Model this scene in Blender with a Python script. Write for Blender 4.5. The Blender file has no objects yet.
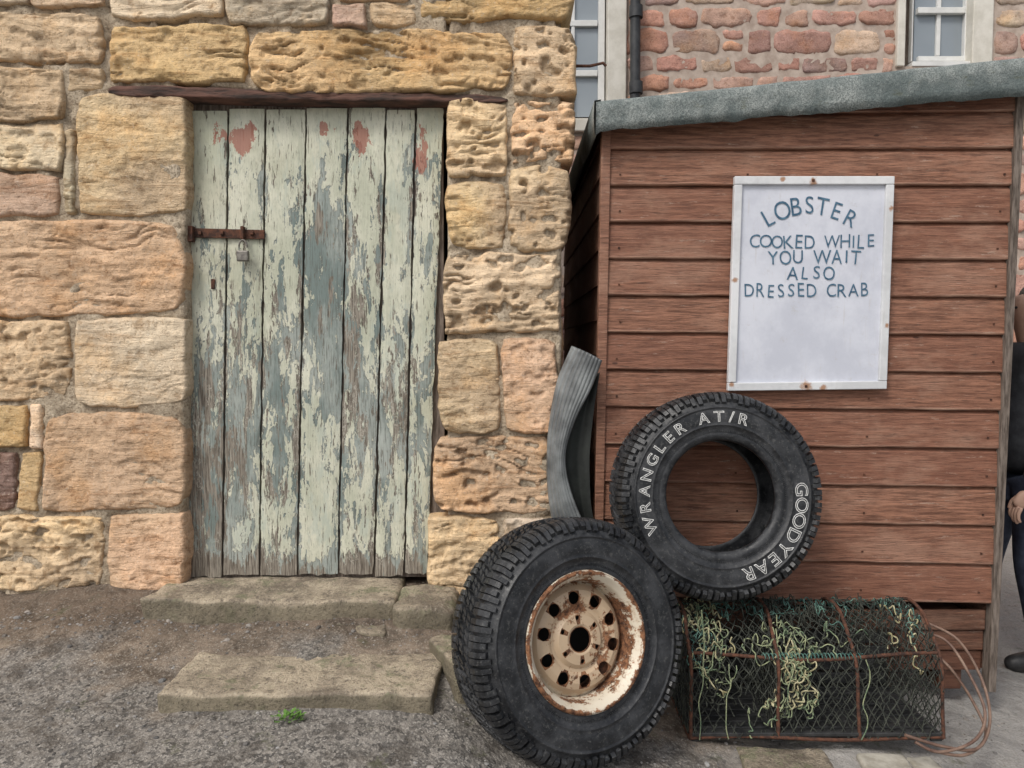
import bpy, bmesh, math, random
from mathutils import Vector, Matrix, noise
random.seed(7)
R=random.uniform
scene=bpy.context.scene
F=773.0; TH=math.radians(3.0); CZ=1.55
def P(u,v,y):
    a=(u-512)/F; b=-(v-384)/F
    dy=b*math.sin(TH)+math.cos(TH); dz=b*math.cos(TH)-math.sin(TH)
    t=y/dy
    return Vector((a*t,y,CZ+dz*t))
def sstep(a,b,x):
    t=max(0,min(1,(x-a)/(b-a))); return t*t*(3-2*t)
def gz(x,y):
    yy=max(0,min(3.2,y))
    L=-0.99-0.16*(3-yy); Rr=-1.39-0.05*(3-yy)
    k=sstep(-0.4,0.9,x)
    return CZ+L*(1-k)+Rr*k-0.12*max(0,min(1.4,x-1.2))-.035*sstep(-.2,.1,x)*(1-sstep(.1,.6,x))
def fbm(p,o=4): return noise.fractal(p,0.9,2.0,o)

# ---------------- materials ----------------
class G:
    def __init__(s,name):
        s.m=bpy.data.materials.new(name); s.m.use_nodes=True
        s.n=s.m.node_tree.nodes; s.l=s.m.node_tree.links
        s.b=s.n['Principled BSDF']; s.tc=s.n.new('ShaderNodeTexCoord')
    def link(s,a,b): s.l.new(a,b)
    def put(s,sock,v):
        if hasattr(v,'is_output'): s.l.new(v,sock)
        elif isinstance(v,(tuple,list)) and len(v)==3 and sock.type=='RGBA': sock.default_value=(*v,1)
        else: sock.default_value=v
    def co(s,scale=(1,1,1),rot=(0,0,0)):
        m=s.n.new('ShaderNodeMapping'); s.link(s.tc.outputs['Object'],m.inputs[0]); m.inputs['Scale'].default_value=scale
        m.inputs['Rotation'].default_value=rot
        return m.outputs[0]
    def noise(s,scale=5,det=5,rough=.6,sc=(1,1,1),dist=0,off=None):
        t=s.n.new('ShaderNodeTexNoise'); s.link(s.co(sc),t.inputs['Vector'])
        t.inputs['Scale'].default_value=scale; t.inputs['Detail'].default_value=min(det,5); t.inputs['Roughness'].default_value=rough
        t.inputs['Distortion'].default_value=dist
        return t.outputs['Fac']
    def vor(s,scale=5,sc=(1,1,1),feat='F1',out='Distance'):
        t=s.n.new('ShaderNodeTexVoronoi'); t.feature=feat; s.link(s.co(sc),t.inputs['Vector']); t.inputs['Scale'].default_value=scale
        return t.outputs[out]
    def ramp(s,f,*st):
        r=s.n.new('ShaderNodeMapRange'); r.interpolation_type='SMOOTHSTEP'
        s.put(r.inputs[0],f); r.inputs[1].default_value=st[0]; r.inputs[2].default_value=st[1]
        r.inputs[3].default_value=st[2] if len(st)>2 else 0; r.inputs[4].default_value=st[3] if len(st)>3 else 1
        return r.outputs[0]
    def mix(s,f,a,b,mode='MIX'):
        x=s.n.new('ShaderNodeMix'); x.data_type='RGBA'; x.blend_type=mode
        s.put(x.inputs[0],f); s.put(x.inputs[6],a); s.put(x.inputs[7],b); return x.outputs[2]
    def math(s,op,a,b=0.0,c=None):
        x=s.n.new('ShaderNodeMath'); x.operation=op; s.put(x.inputs[0],a); s.put(x.inputs[1],b)
        if c is not None: s.put(x.inputs[2],c)
        return x.outputs[0]
    def attr(s,name='Col'):
        a=s.n.new('ShaderNodeAttribute'); a.attribute_name=name; return a.outputs['Color']
    def sep(s,c):
        a=s.n.new('ShaderNodeSeparateColor'); s.link(c,a.inputs[0]); return a.outputs
    def xyz(s):
        a=s.n.new('ShaderNodeSeparateXYZ'); s.link(s.tc.outputs['Object'],a.inputs[0]); return a.outputs
    def nz(s):
        g=s.n.new('ShaderNodeNewGeometry'); a=s.n.new('ShaderNodeSeparateXYZ'); s.link(g.outputs['Normal'],a.inputs[0]); return a.outputs[2]
    def bump(s,h,st=.5,d=.01,prev=None):
        b=s.n.new('ShaderNodeBump'); b.inputs['Strength'].default_value=st; b.inputs['Distance'].default_value=d
        s.put(b.inputs['Height'],h)
        if prev is not None: s.link(prev,b.inputs['Normal'])
        return b.outputs[0]
    def fin(s,col,rough=.8,bump=None,metal=0,spec=.4):
        s.put(s.b.inputs['Base Color'],col); s.put(s.b.inputs['Roughness'],rough); s.put(s.b.inputs['Metallic'],metal)
        s.b.inputs['Specular IOR Level'].default_value=spec
        if bump is not None: s.link(bump,s.b.inputs['Normal'])
        return s.m

def m_stone(name,strong=1.0):
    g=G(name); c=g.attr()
    n1=g.noise(3.6,5,.68); n2=g.noise(15,5,.75); n3=g.noise(85,3,.75); st=g.noise(3.4,5,.7,(1,1,7),.6)
    c=g.mix(g.ramp(n1,.48,.68,0,.55),c,g.mix(1,c,(1.08,.88,.64),'MULTIPLY'))
    c=g.mix(g.ramp(n1,.48,.34,0,.6),c,g.mix(1,c,(1.14,1.13,1.12),'MULTIPLY'))
    c=g.mix(g.ramp(st,.53,.68,0,.6*strong),c,g.mix(1,c,(.62,.50,.40),'MULTIPLY'))
    c=g.mix(g.ramp(n2,.52,.64,0,.6),c,g.mix(1,c,(1.25,1.24,1.22),'MULTIPLY'))
    c=g.mix(g.ramp(n2,.47,.34,0,.7),c,g.mix(1,c,(.55,.47,.40),'MULTIPLY'))
    c=g.mix(g.ramp(n3,.44,.33,0,.65),c,g.mix(1,c,(.45,.38,.32),'MULTIPLY'))
    c=g.mix(g.ramp(n3,.58,.68,0,.35),c,(.64,.57,.47))
    b=g.bump(n2,.7,.017,g.bump(st,.55*strong,.025)); b=g.bump(n3,.65,.005,b)
    return g.fin(c,.93,b,spec=.2)
STONE=m_stone('sandstone'); STONE2=m_stone('rubble_stone',.3)
def m_mortar():
    g=G('lime_mortar'); n=g.noise(8,5,.7); n3=g.noise(110,3,.75)
    c=g.mix(g.ramp(n,.35,.65),(.30,.235,.165),(.54,.45,.335)); c=g.mix(g.ramp(n3,.5,.36,0,.7),c,(.17,.13,.09)); c=g.mix(g.ramp(n3,.58,.66,0,.4),c,(.58,.52,.43))
    b=g.bump(n,.7,.03); b=g.bump(n3,.8,.006,b); return g.fin(c,.95,b,spec=.15)
MORT=m_mortar()
def m_ground():
    g=G('gravelly_asphalt'); x=g.xyz()
    n=g.noise(1.6,5,.68); n2=g.noise(9,5,.75); v=g.vor(75,out='Color'); vd=g.vor(75); v2=g.vor(190,out='Color')
    vr=g.sep(v)[0]; vr2=g.sep(v2)[1]
    asph=g.mix(vr,(.070,.065,.060),(.235,.215,.19))
    asph=g.mix(g.ramp(vr2,.6,1,0,.8),asph,(.34,.315,.28))
    asph=g.mix(g.ramp(n2,.5,.36,0,.6),asph,(.06,.052,.045))
    dirt=g.mix(g.ramp(n2,.35,.65),(.080,.060,.044),(.27,.21,.155)); dirt=g.mix(g.ramp(vr2,.75,1,0,.6),dirt,(.38,.34,.28))
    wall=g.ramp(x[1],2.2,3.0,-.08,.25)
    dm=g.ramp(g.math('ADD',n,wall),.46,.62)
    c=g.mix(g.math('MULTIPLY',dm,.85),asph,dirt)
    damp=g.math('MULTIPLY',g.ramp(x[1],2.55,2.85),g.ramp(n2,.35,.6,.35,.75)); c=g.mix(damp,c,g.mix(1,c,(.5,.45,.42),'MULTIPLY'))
    conc=g.mix(n2,(.24,.23,.215),(.43,.415,.39)); conc=g.mix(g.ramp(vr2,.5,1,0,.45),conc,(.13,.12,.11))
    xm=g.ramp(g.math('ADD',x[0],g.math('MULTIPLY',n,.5)),.80,1.35)
    c=g.mix(g.math('MULTIPLY',xm,.85),c,conc)
    moss=g.ramp(g.noise(5,5,.8),.58,.66,0,.5); c=g.mix(moss,c,(.085,.09,.045))
    b=g.bump(n2,.7,.035); b=g.bump(vd,-.7,.009,b)
    return g.fin(c,g.ramp(n2,.3,.7,.45,.95),b,spec=.4)
GROUND=m_ground()
def m_slab(name,moss=0.0,k=1.0):
    g=G(name); n=g.noise(5,5,.72); n2=g.noise(24,5,.8); n3=g.noise(120,3,.75); nz=g.nz()
    c=g.mix(g.ramp(n,.36,.64),(.22*k,.18*k,.135*k),(.50*k,.42*k,.31*k)); c=g.mix(g.ramp(n2,.48,.36,0,.7),c,(.11,.09,.07))
    c=g.mix(g.ramp(n3,.56,.68,0,.5),c,(.56,.51,.42)); c=g.mix(g.ramp(g.math('ADD',g.noise(7,5,.8),moss),.54,.64,0,.7),c,g.mix(n2,(.10,.11,.05),(.30,.30,.19)))
    side=g.mix(n2,(.055,.048,.036),(.24,.21,.14)); c=g.mix(g.ramp(nz,.75,.25,0,.72),c,side)  # mossy dirt, plus shade painted on upright faces to set off the top
    c=g.mix(g.ramp(n3,.45,.34,0,.7),c,(.07,.06,.05))
    b=g.bump(n2,.8,.02); b=g.bump(n3,.7,.005,b); return g.fin(c,g.ramp(n,.35,.65,.6,.95),b,spec=.3)
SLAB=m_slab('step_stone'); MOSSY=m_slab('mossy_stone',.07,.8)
def m_door():
    g=G('peeling_paint'); a=g.sep(g.attr())
    n=g.noise(8.5,5,.74,(1.7,1,.45),.4); f=g.noise(55,4,.7,(1.5,1,.6)); grain=g.noise(22,5,.7,(9,9,.5))
    cr=g.noise(60,4,.65,(2.2,1,.20)); lo=g.noise(5,5,.7,(1,1,.5))
    wood=g.mix(g.ramp(grain,.34,.66),(.10,.082,.065),(.36,.325,.27))
    blue=g.mix(g.ramp(lo,.38,.62),(.19,.235,.22),(.38,.41,.375))
    blue=g.mix(g.ramp(grain,.50,.38,0,.7),blue,(.12,.125,.11))
    cream=g.mix(g.ramp(lo,.38,.62),(.50,.515,.40),(.66,.655,.53))
    cream=g.mix(g.ramp(f,.48,.36,0,.5),cream,(.38,.385,.30))
    cream=g.mix(g.ramp(g.noise(7,5,.75,(1.3,1,.5)),.52,.62,0,.6),cream,(.45,.50,.43))
    m=g.math('ADD',n,g.math('MULTIPLY_ADD',f,.26,-.13)); m=g.math('ADD',m,a[0])
    mpaint=g.ramp(m,.602,.612)
    n2=g.noise(11,5,.75,(2,1,.36),.3); m2=g.math('ADD',g.math('ADD',g.math('ADD',n2,g.math('MULTIPLY_ADD',f,.15,-.075)),g.math('MULTIPLY',a[0],.6)),g.math('MULTIPLY',a[1],.11))
    mw=g.ramp(m2,.70,.712)
    c=g.mix(mpaint,cream,blue); c=g.mix(mw,c,wood)
    edge=g.math('MULTIPLY',g.ramp(m,.58,.602),g.math('SUBTRACT',1.0,mpaint)); c=g.mix(g.math('MULTIPLY',edge,.5),c,(.74,.72,.62))
    crack=g.math('MULTIPLY',g.ramp(cr,.385,.36),.8); c=g.mix(crack,c,(.13,.11,.085))
    rm=g.ramp(g.math('ADD',g.noise(16,5,.75,(1.2,1,.6)),a[2]),.90,.92); c=g.mix(g.math('MULTIPLY',rm,.85),c,(.36,.14,.10))
    c=g.mix(g.ramp(g.noise(2,5,.7),.52,.72,0,.35),c,g.mix(1,c,(.66,.61,.52),'MULTIPLY'))
    h=g.math('SUBTRACT',1.0,g.math('MAXIMUM',mpaint,mw)); b=g.bump(grain,.4,.007); b=g.bump(h,1,.005,b); b=g.bump(g.math('ADD',f,crack),-.3,.004,b)
    return g.fin(c,g.ramp(h,0,1,.9,.62),b,spec=.3)
DOOR=m_door()
def m_simple(name,a,bc,scale=20,rough=.7,metal=0,bs=.3,sc=(1,1,1),spec=.4,bd=.004):
    g=G(name); n=g.noise(scale,5,.65,sc); c=g.mix(g.ramp(n,.3,.7),a,bc)
    return g.fin(c,rough,g.bump(n,bs,bd),metal,spec)
RUST=m_simple('rusty_iron',(.035,.020,.016),(.15,.062,.035),45,.85,.1,.7)
BEAM=m_simple('rusty_lintel',(.035,.026,.022),(.15,.075,.055),14,.9,0,.9,(.5,1,3),bd=.015)
PAD=m_simple('padlock_metal',(.12,.11,.10),(.28,.26,.23),60,.5,.6)
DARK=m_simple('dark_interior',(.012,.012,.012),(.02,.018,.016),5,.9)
def m_shed(name,k=1.0):
    g=G(name); gr=g.noise(16,5,.72,(.5,3,7)); f=g.noise(50,4,.75,(.3,4,8)); n=g.noise(2.4,5,.7,(1,1,2)); a=g.sep(g.attr())
    c=g.mix(g.ramp(gr,.34,.66),(.15*k,.066*k,.040*k),(.375*k,.180*k,.112*k))
    c=g.mix(g.ramp(a[0],0,1,0,.5),c,(.20*k,.078*k,.048*k))
    c=g.mix(g.ramp(n,.48,.68,0,.6),c,(.40*k,.235*k,.165*k))
    c=g.mix(g.ramp(f,.46,.34,0,.85),c,(.055*k,.030*k,.022*k))
    c=g.mix(g.ramp(g.noise(30,5,.8,(.35,1,2)),.60,.68,0,.55),c,(.47*k,.35*k,.275*k))
    kn=g.ramp(g.vor(3.3,(1,1,2.6)),.05,.025,0,.8); c=g.mix(kn,c,(.05*k,.02*k,.015*k))
    c=g.mix(g.math('MULTIPLY',a[1],g.ramp(gr,.3,.6,.2,.8)),c,(.46*k,.30*k,.22*k))  # paler lower lips: caught light and wear painted into the colour
    b=g.bump(gr,.6,.009); b=g.bump(f,.6,.004,b); return g.fin(c,g.ramp(n,.3,.7,.45,.75),b,spec=.35)
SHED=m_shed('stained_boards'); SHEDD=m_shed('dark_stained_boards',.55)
TRIM=m_simple('weathered_trim',(.06,.045,.035),(.22,.18,.15),20,.85,0,.5,(5,5,.6))
def m_felt():
    g=G('mineral_roof_felt'); n=g.noise(5,5,.75); f=g.noise(230,2,.7)
    c=g.mix(g.ramp(n,.38,.66),(.15,.18,.175),(.37,.395,.375)); c=g.mix(g.ramp(f,.56,.42,0,.7),c,(.09,.11,.11))
    c=g.mix(g.ramp(g.noise(12,5,.8,(1,1,2)),.56,.66,0,.6),c,(.11,.12,.085))
    return g.fin(c,.85,g.bump(f,.7,.004,g.bump(n,.6,.03)),spec=.35)
FELT=m_felt()
def m_sign(name,spots,a_,b_):
    g=G(name); n=g.noise(3,5,.75); c=g.mix(g.ramp(n,.35,.65),a_,b_)
    c=g.mix(g.ramp(g.noise(22,5,.8),.58,.70,0,.30),c,(.44,.41,.38)); c=g.mix(g.ramp(g.noise(14,5,.75,(4,1,.35)),.58,.70,0,.20),c,(.42,.36,.28))
    for (p,r) in spots:
        d=g.n.new('ShaderNodeVectorMath'); d.operation='DISTANCE'; g.link(g.tc.outputs['Object'],d.inputs[0]); d.inputs[1].default_value=p
        dd=g.math('ADD',d.outputs['Value'],g.math('MULTIPLY_ADD',g.noise(60,4,.7),r*1.8,-r*.9))
        c=g.mix(g.ramp(dd,r,r*.3,0,.85),c,(.34,.15,.05))
    return g.fin(c,.55,g.bump(n,.25,.006),spec=.4)
INK=m_simple('hand_painted_blue',(.030,.085,.150),(.095,.19,.27),50,.6)
def m_rubber(name='tyre_rubber'):
    g=G(name); n=g.noise(12,5,.75); f=g.noise(90,4,.75)
    c=g.mix(g.ramp(n,.38,.68),(.010,.011,.013),(.042,.044,.048)); c=g.mix(g.ramp(f,.54,.68,0,.55),c,(.11,.11,.105))
    return g.fin(c,g.ramp(n,.35,.65,.32,.68),g.bump(f,.45,.003),spec=.5)
RUB=m_rubber()
WLET=m_simple('raised_white_letters',(.42,.42,.40),(.78,.78,.76),90,.7)
def m_wheel():
    g=G('rusting_cream_steel'); n=g.noise(9,5,.8); f=g.noise(60,4,.75)
    c=g.mix(n,(.58,.50,.38),(.74,.69,.58)); a=g.sep(g.attr())
    r=g.ramp(g.math('ADD',n,g.math('ADD',a[0],g.math('MULTIPLY_ADD',f,.3,-.15))),.60,.68)
    rust=g.mix(g.ramp(f,.35,.65),(.060,.026,.015),(.29,.135,.065))
    c=g.mix(g.ramp(g.math('ADD',n,a[1]),.48,.66,0,.7),c,(.46,.30,.165)); c=g.mix(r,c,rust)
    return g.fin(c,g.ramp(r,0,1,.42,.9),g.bump(r,-.5,.002,g.bump(f,.3,.003)),spec=.45)
WHEEL=m_wheel()
NET=m_simple('pot_netting',(.018,.020,.018),(.065,.07,.055),30,.9)
ROPEG=m_simple('green_rope',(.10,.16,.10),(.36,.38,.22),25,.9)
ROPEY=m_simple('faded_rope',(.28,.25,.13),(.50,.46,.30),25,.9)
ROPET=m_simple('teal_twine',(.04,.12,.11),(.15,.26,.21),18,.9)
HOSE=m_simple('brown_hose',(.11,.06,.045),(.25,.165,.12),15,.6)
MAT=m_simple('ribbed_rubber_mat',(.07,.075,.078),(.23,.245,.245),7,.45,spec=.55)
MATD=m_simple('dark_rubber_underside',(.012,.014,.013),(.045,.05,.045),7,.5)
SLAT=m_simple('pot_base_slats',(.010,.011,.012),(.045,.045,.045),20,.6)
WHITE=m_simple('white_gloss_paint',(.62,.62,.60),(.74,.74,.72),6,.45)
CREAMST=m_simple('painted_stone_surround',(.56,.53,.46),(.70,.67,.60),8,.8)
PIPE=m_simple('cast_iron_pipe',(.02,.022,.025),(.05,.052,.055),12,.5)
def m_glass():
    g=G('window_glass'); n=g.noise(1.2,3,.5); return g.fin(g.mix(n,(.16,.19,.22),(.36,.40,.43)),.08,None,0,.6)
GLASS=m_glass()
SLATE=m_simple('roof_slates',(.05,.055,.065),(.11,.115,.13),9,.7)
LEAF=m_simple('weed_leaf',(.07,.16,.025),(.14,.28,.05),30,.6)

# ---------------- mesh builder ----------------
class MB:
    def __init__(s): s.v=[]; s.f=[]; s.c=[]
    def add(s,vs,fs,col=(1,1,1)):
        o=len(s.v); s.v+= [tuple(v) for v in vs]; s.f+=[tuple(i+o for i in f) for f in fs]
        if isinstance(col,list): s.c+=col
        else: s.c+=[col]*len(vs)
    def obj(s,name,mat,parent=None,smooth=False,bevel=0):
        me=bpy.data.meshes.new(name); me.from_pydata(s.v,[],s.f); me.update()
        ca=me.color_attributes.new('Col','FLOAT_COLOR','POINT')
        ca.data.foreach_set('color',[x for c in s.c for x in (*c,1)])
        me.materials.append(mat)
        if smooth: me.polygons.foreach_set('use_smooth',[True]*len(me.polygons))
        o=bpy.data.objects.new(name,me); scene.collection.objects.link(o)
        if parent: o.parent=parent
        if bevel:
            b=o.modifiers.new('b','BEVEL'); b.width=bevel; b.segments=2; b.limit_method='ANGLE'
        return o
    def box(s,c,d,rot=None,col=(1,1,1)):
        M=rot if rot else Matrix.Identity(3); c=Vector(c)
        vs=[c+M@Vector((x*d[0]/2,y*d[1]/2,z*d[2]/2)) for x in(-1,1) for y in(-1,1) for z in(-1,1)]
        s.add(vs,[(0,1,3,2),(4,6,7,5),(0,4,5,1),(2,3,7,6),(0,2,6,4),(1,5,7,3)],col)
    def hexa(s,fr,bk,col=(1,1,1)):
        s.add(fr+bk,[(0,1,2,3),(7,6,5,4),(0,4,5,1),(1,5,6,2),(2,6,7,3),(3,7,4,0)],col)
def empty(name,loc=(0,0,0)):
    e=bpy.data.objects.new(name,None); e.location=loc; scene.collection.objects.link(e); e.empty_display_size=.2; return e
def curve(name,pts_list,r,mat,parent=None,smooth=True,res=2):
    cu=bpy.data.curves.new(name,'CURVE'); cu.dimensions='3D'; cu.bevel_depth=r; cu.bevel_resolution=res; cu.use_fill_caps=True
    for pts in pts_list:
        s=cu.splines.new('POLY'); s.points.add(len(pts)-1)
        for i,p in enumerate(pts): s.points[i].co=(*p,1)
        s.use_smooth=smooth
    cu.materials.append(mat); o=bpy.data.objects.new(name,cu); scene.collection.objects.link(o)
    if parent: o.parent=parent
    return o
def smoothpts(pts,n=8):
    out=[]; p=[Vector(q) for q in pts]; p=[p[0]]+p+[p[-1]]
    for i in range(1,len(p)-2):
        for k in range(n):
            t=k/n; a,b,c,d=p[i-1],p[i],p[i+1],p[i+2]
            out.append(.5*((2*b)+(c-a)*t+(2*a-5*b+4*c-d)*t*t+(3*b-a-3*c+d)*t**3))
    out.append(p[-2]); return out

# ---------------- stones ----------------
def stone(mb,quad,O,U,V,N,cell=.012,rad=.03,amp=.012,strata=.006,pit=.0,col=(.45,.33,.2),back=.2,warp=.01,proud=0,corner=.10,cav=1.0):
    (a0,b0),(a1,b1),(a2,b2),(a3,b3)=quad # bl br tr tl
    w=max(abs(a1-a0),abs(a2-a3)); h=max(abs(b3-b0),abs(b2-b1))
    nx=max(3,int(w/cell)); ny=max(3,int(h/cell)); sd=Vector((R(-50,50),R(-50,50),R(-50,50)))
    vs=[];cs=[]
    kk_=R(.86,1.14); c2=(col[0]*kk_,col[1]*kk_*R(.96,1.03),col[2]*kk_*R(.88,1.06))
    tilt=(R(-1,1)*.006,R(-1,1)*.006); cor=[corner*R(.4,2.0) for _ in range(4)]; dip=R(-.12,.12)
    for j in range(ny+1):
        for i in range(nx+1):
            s=i/nx; t=j/ny; s2=2*s-1; t2=2*t-1
            q=1-cor[(s2>0)+2*(t2>0)]*(abs(s2*t2))**3
            ss=.5+s2*q/2; tt=.5+t2*q/2
            a=(a0*(1-ss)+a1*ss)*(1-tt)+(a3*(1-ss)+a2*ss)*tt
            b=(b0*(1-ss)+b1*ss)*(1-tt)+(b3*(1-ss)+b2*ss)*tt
            p=O+U*a+V*b
            a+=warp*noise.noise(p*7+Vector((9,3,1)))+warp*.4*noise.noise(p*26)
            b+=warp*noise.noise(p*7+Vector((1,30,7)))+warp*.4*noise.noise(p*26+Vector((5,5,5)))
            rr=rad*(1+1.0*noise.noise(p*11+sd))
            e=min(min(s,1-s)*w,min(t,1-t)*h)/max(.006,rr)
            e=min(1,e); d=-rr*(1-math.sqrt(max(0,1-(1-e)**2)))
            q2=p+sd; q2.z+=dip*(a-a0)
            dd=amp*fbm(q2*4,5)+amp*.25*noise.noise(q2*34)
            if strata:
                wz=.05*noise.noise(q2*4)+.02*noise.noise(q2*11)
                g1=noise.noise(Vector((q2.x*2.2,q2.y*2.2,(q2.z+wz)*26)))
                g2=noise.noise(Vector((q2.x*3.5,q2.y*3.5,(q2.z+wz)*58)))
                dd+=strata*.7*g1+strata*.4*g2
                dd-=strata*1.9*max(0,1-abs(g1+.12)/.10)*sstep(-.25,.3,noise.noise(q2*6))
            if pit:
                k=noise.noise(Vector((q2.x*17,q2.y*17,q2.z*32)))+.35*noise.noise(q2*48); dd-=pit*sstep(.14,.46,k)*1.4
            d+=dd+tilt[0]*s2+tilt[1]*t2+proud
            vs.append(O+U*a+V*b+N*d)
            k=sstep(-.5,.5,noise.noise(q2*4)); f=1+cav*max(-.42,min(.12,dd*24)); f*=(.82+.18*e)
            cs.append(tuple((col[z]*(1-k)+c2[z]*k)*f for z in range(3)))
    fs=[]
    W=nx+1
    for j in range(ny):
        for i in range(nx): fs.append((j*W+i,j*W+i+1,(j+1)*W+i+1,(j+1)*W+i))
    loop=[i for i in range(W)]+[j*W+nx for j in range(1,ny+1)]+[ny*W+i for i in range(nx-1,-1,-1)]+[j*W for j in range(ny-1,0,-1)]
    base=len(vs); n=len(loop)
    for k in loop: vs.append(vs[k]-N*back); cs.append(cs[k])
    for k in range(n): fs.append((loop[(k+1)%n],loop[k],base+k,base+(k+1)%n))
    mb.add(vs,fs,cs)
X=Vector((1,0,0));Y=Vector((0,1,0));Z=Vector((0,0,1))
WY=3.0
def xz(u,v,y=WY): p=P(u,v,y); return (p.x,p.z)
TAN=(.64,.48,.315);OCH=(.62,.44,.235);PAL=(.70,.56,.40);PNK=(.58,.41,.30);GRY=(.55,.46,.345);PUR=(.30,.20,.165);ORG=(.66,.46,.30)
house=empty('stone_house',(-1.5,4,CZ-1.0)); 
def par(o,e):
    o.parent=e; o.matrix_parent_inverse=Matrix.Translation(e.location).inverted(); return o
ws=MB()
L=[
(-60,-50,28,6,PAL,1,1,0),(28,-50,105,8,TAN,1,1,0),(-40,12,104,62,TAN,1.4,2,.5),
(108,-50,225,18,PAL,1,1,0),(225,-50,330,26,GRY,1.2,1,.4),(332,4,366,28,PNK,1,0,0),(332,-50,418,2,TAN,1,1,0),(368,2,420,27,TAN,1,1,0),
(420,-50,576,19,OCH,1.1,2.2,.4),
(106,22,248,82,OCH,1.1,2.2,.4),(250,28,512,94,OCH,1.2,2.4,.7),(512,22,577,96,TAN,1.3,1.6,1.2),
(-50,64,64,122,TAN,1.3,1.5,.4),(-40,124,62,170,PAL,1.3,1.6,.6),(-30,172,60,216,PNK,1,1,0),(62,130,76,216,GRY,1.4,1,.3),(66,66,104,92,TAN,1,1,0),
(77,93,187,218,TAN,1.2,.6,.2),
(-60,219,186,316,ORG,1.1,1.2,.2),
(-60,318,70,402,TAN,2.2,.8,.7),(72,318,187,408,PAL,1.1,.6,.1),
(-40,404,26,450,OCH,1.3,1,.3),(28,404,42,450,PAL,1,0,0),(-60,452,16,512,PUR,1.3,.5,0),(17,452,40,512,OCH,1,.5,0),(42,411,187,511,ORG,1.1,.7,.2),
(-60,515,104,592,TAN,2.8,1.5,1.0),(106,513,187,592,ORG,1.2,.8,.3),
(446,100,508,178,TAN,1.2,1.8,.9),(510,98,576,164,ORG,1.5,1.6,1.5),
(445,180,506,248,TAN,1.1,1.2,.5),(508,166,572,250,TAN,1.5,1,1.5),
(442,252,562,334,TAN,1.5,2.3,1.4),(438,337,500,434,TAN,1.1,1.2,.3),(502,337,557,434,ORG,1.2,1.0,.5),
(434,436,552,514,ORG,1.4,1.8,1.1),(428,516,499,602,TAN,1.2,1.4,.5),(501,517,549,602,GRY,1.2,1.2,.5),
]
for (u0,v0,u1,v1,c,am,stt,pt) in L:
    g=.5; j=lambda:R(-2.6,2.6)
    q=[xz(u0+g+j()*.6,v1-g+j()*.6),xz(u1-g+j()*.5,v1-g+j()*.6),xz(u1-g+j()*.5,v0+g+j()*.6),xz(u0+g+j()*.6,v0+g+j()*.6)]
    k=R(.94,1.10); c=tuple(x*k for x in c)
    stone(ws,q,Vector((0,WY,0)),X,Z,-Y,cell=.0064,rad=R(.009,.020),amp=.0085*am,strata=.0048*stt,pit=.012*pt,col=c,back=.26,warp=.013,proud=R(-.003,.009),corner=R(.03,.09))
cols=[TAN,OCH,PAL,PNK,ORG,GRY]
def rubble(mb,O,U,V,N,w,h,hole=[],cols=cols,hr=(.17,.3),wr=(.25,.55),cell=.05,**kw):
    b=0
    while b<h-.03:
        hh=min(R(*hr),h-b)
        if h-b-hh<.08: hh=h-b
        a=-R(0,.2)
        while a<w:
            ww=R(*wr)*(hh/.22)**.3; a2=min(a+ww,w); aa=max(a,0)
            segs=[(aa,a2)]
            for (h0,h1,g0,g1) in hole:
                if b<g1-.01 and b+hh>g0+.01:
                    ns=[]
                    for s0,s1 in segs:
                        if s1<=h0 or s0>=h1: ns.append((s0,s1))
                        else:
                            if s0<h0: ns.append((s0,h0))
                            if s1>h1: ns.append((h1,s1))
                    segs=ns
            for s0,s1 in segs:
                if s1-s0<.05: continue
                split = R(0,1)<.2 and hh>.2 and s1-s0<.4
                parts=[(b,b+hh)] if not split else [(b,b+hh*.5),(b+hh*.5,b+hh)]
                for p0,p1 in parts:
                    g=.006; j=lambda:R(-.014,.014)
                    q=[(s0+g,p0+g+j()),(s1-g,p0+g+j()),(s1-g,p1-g+j()),(s0+g,p1-g+j())]
                    c=random.choice(cols); k=R(.8,1.15)
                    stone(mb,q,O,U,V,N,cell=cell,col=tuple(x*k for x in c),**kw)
            a=a2
            if a2>=w: break
        b+=hh
x0=xz(-62,0)[0]; ztop=xz(0,-52)[1]; gl=gz(-3,3)-.15
kw=dict(rad=.025,amp=.014,strata=.006,pit=.004,back=.2,warp=.012)
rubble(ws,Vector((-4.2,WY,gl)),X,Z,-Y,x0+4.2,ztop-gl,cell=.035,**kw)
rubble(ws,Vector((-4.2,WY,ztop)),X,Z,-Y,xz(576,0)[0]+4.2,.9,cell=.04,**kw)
xr=xz(576,0)[0]
rubble(ws,Vector((xr-.045,WY+.06,gl-.4)),Y,Z,X,2.4,ztop+.9-gl+.4,cell=.04,**dict(kw,back=.1))
q=lambda u0,v0,u1,v1:[xz(u0,v1),xz(u1,v1),xz(u1,v0),xz(u0,v0)]
stone(ws,q(-60,594,60,640),Vector((0,WY+.01,0)),X,Z,-Y,col=GRY,amp=.02,pit=.01)
stone(ws,q(62,594,185,640),Vector((0,WY+.01,0)),X,Z,-Y,col=TAN,amp=.02,pit=.01)
stone(ws,q(428,604,549,690),Vector((0,WY,0)),X,Z,-Y,col=GRY,amp=.02,pit=.01,cell=.01)
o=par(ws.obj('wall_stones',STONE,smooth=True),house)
mo=MB()
def mort(u0,v0,u1,v1,y,depth=.3):
    stone(mo,q(u0,v0,u1,v1),Vector((0,y,0)),X,Z,-Y,cell=.012,rad=.01,amp=.012,strata=0,pit=.010,back=depth,warp=.004,col=(.5,.5,.5))
mort(-300,-60,184,640,WY+.014); mort(184.5,-60,446,90,WY+.016); mort(446.5,-60,562,700,WY+.016)
mb2=MB()
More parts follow.
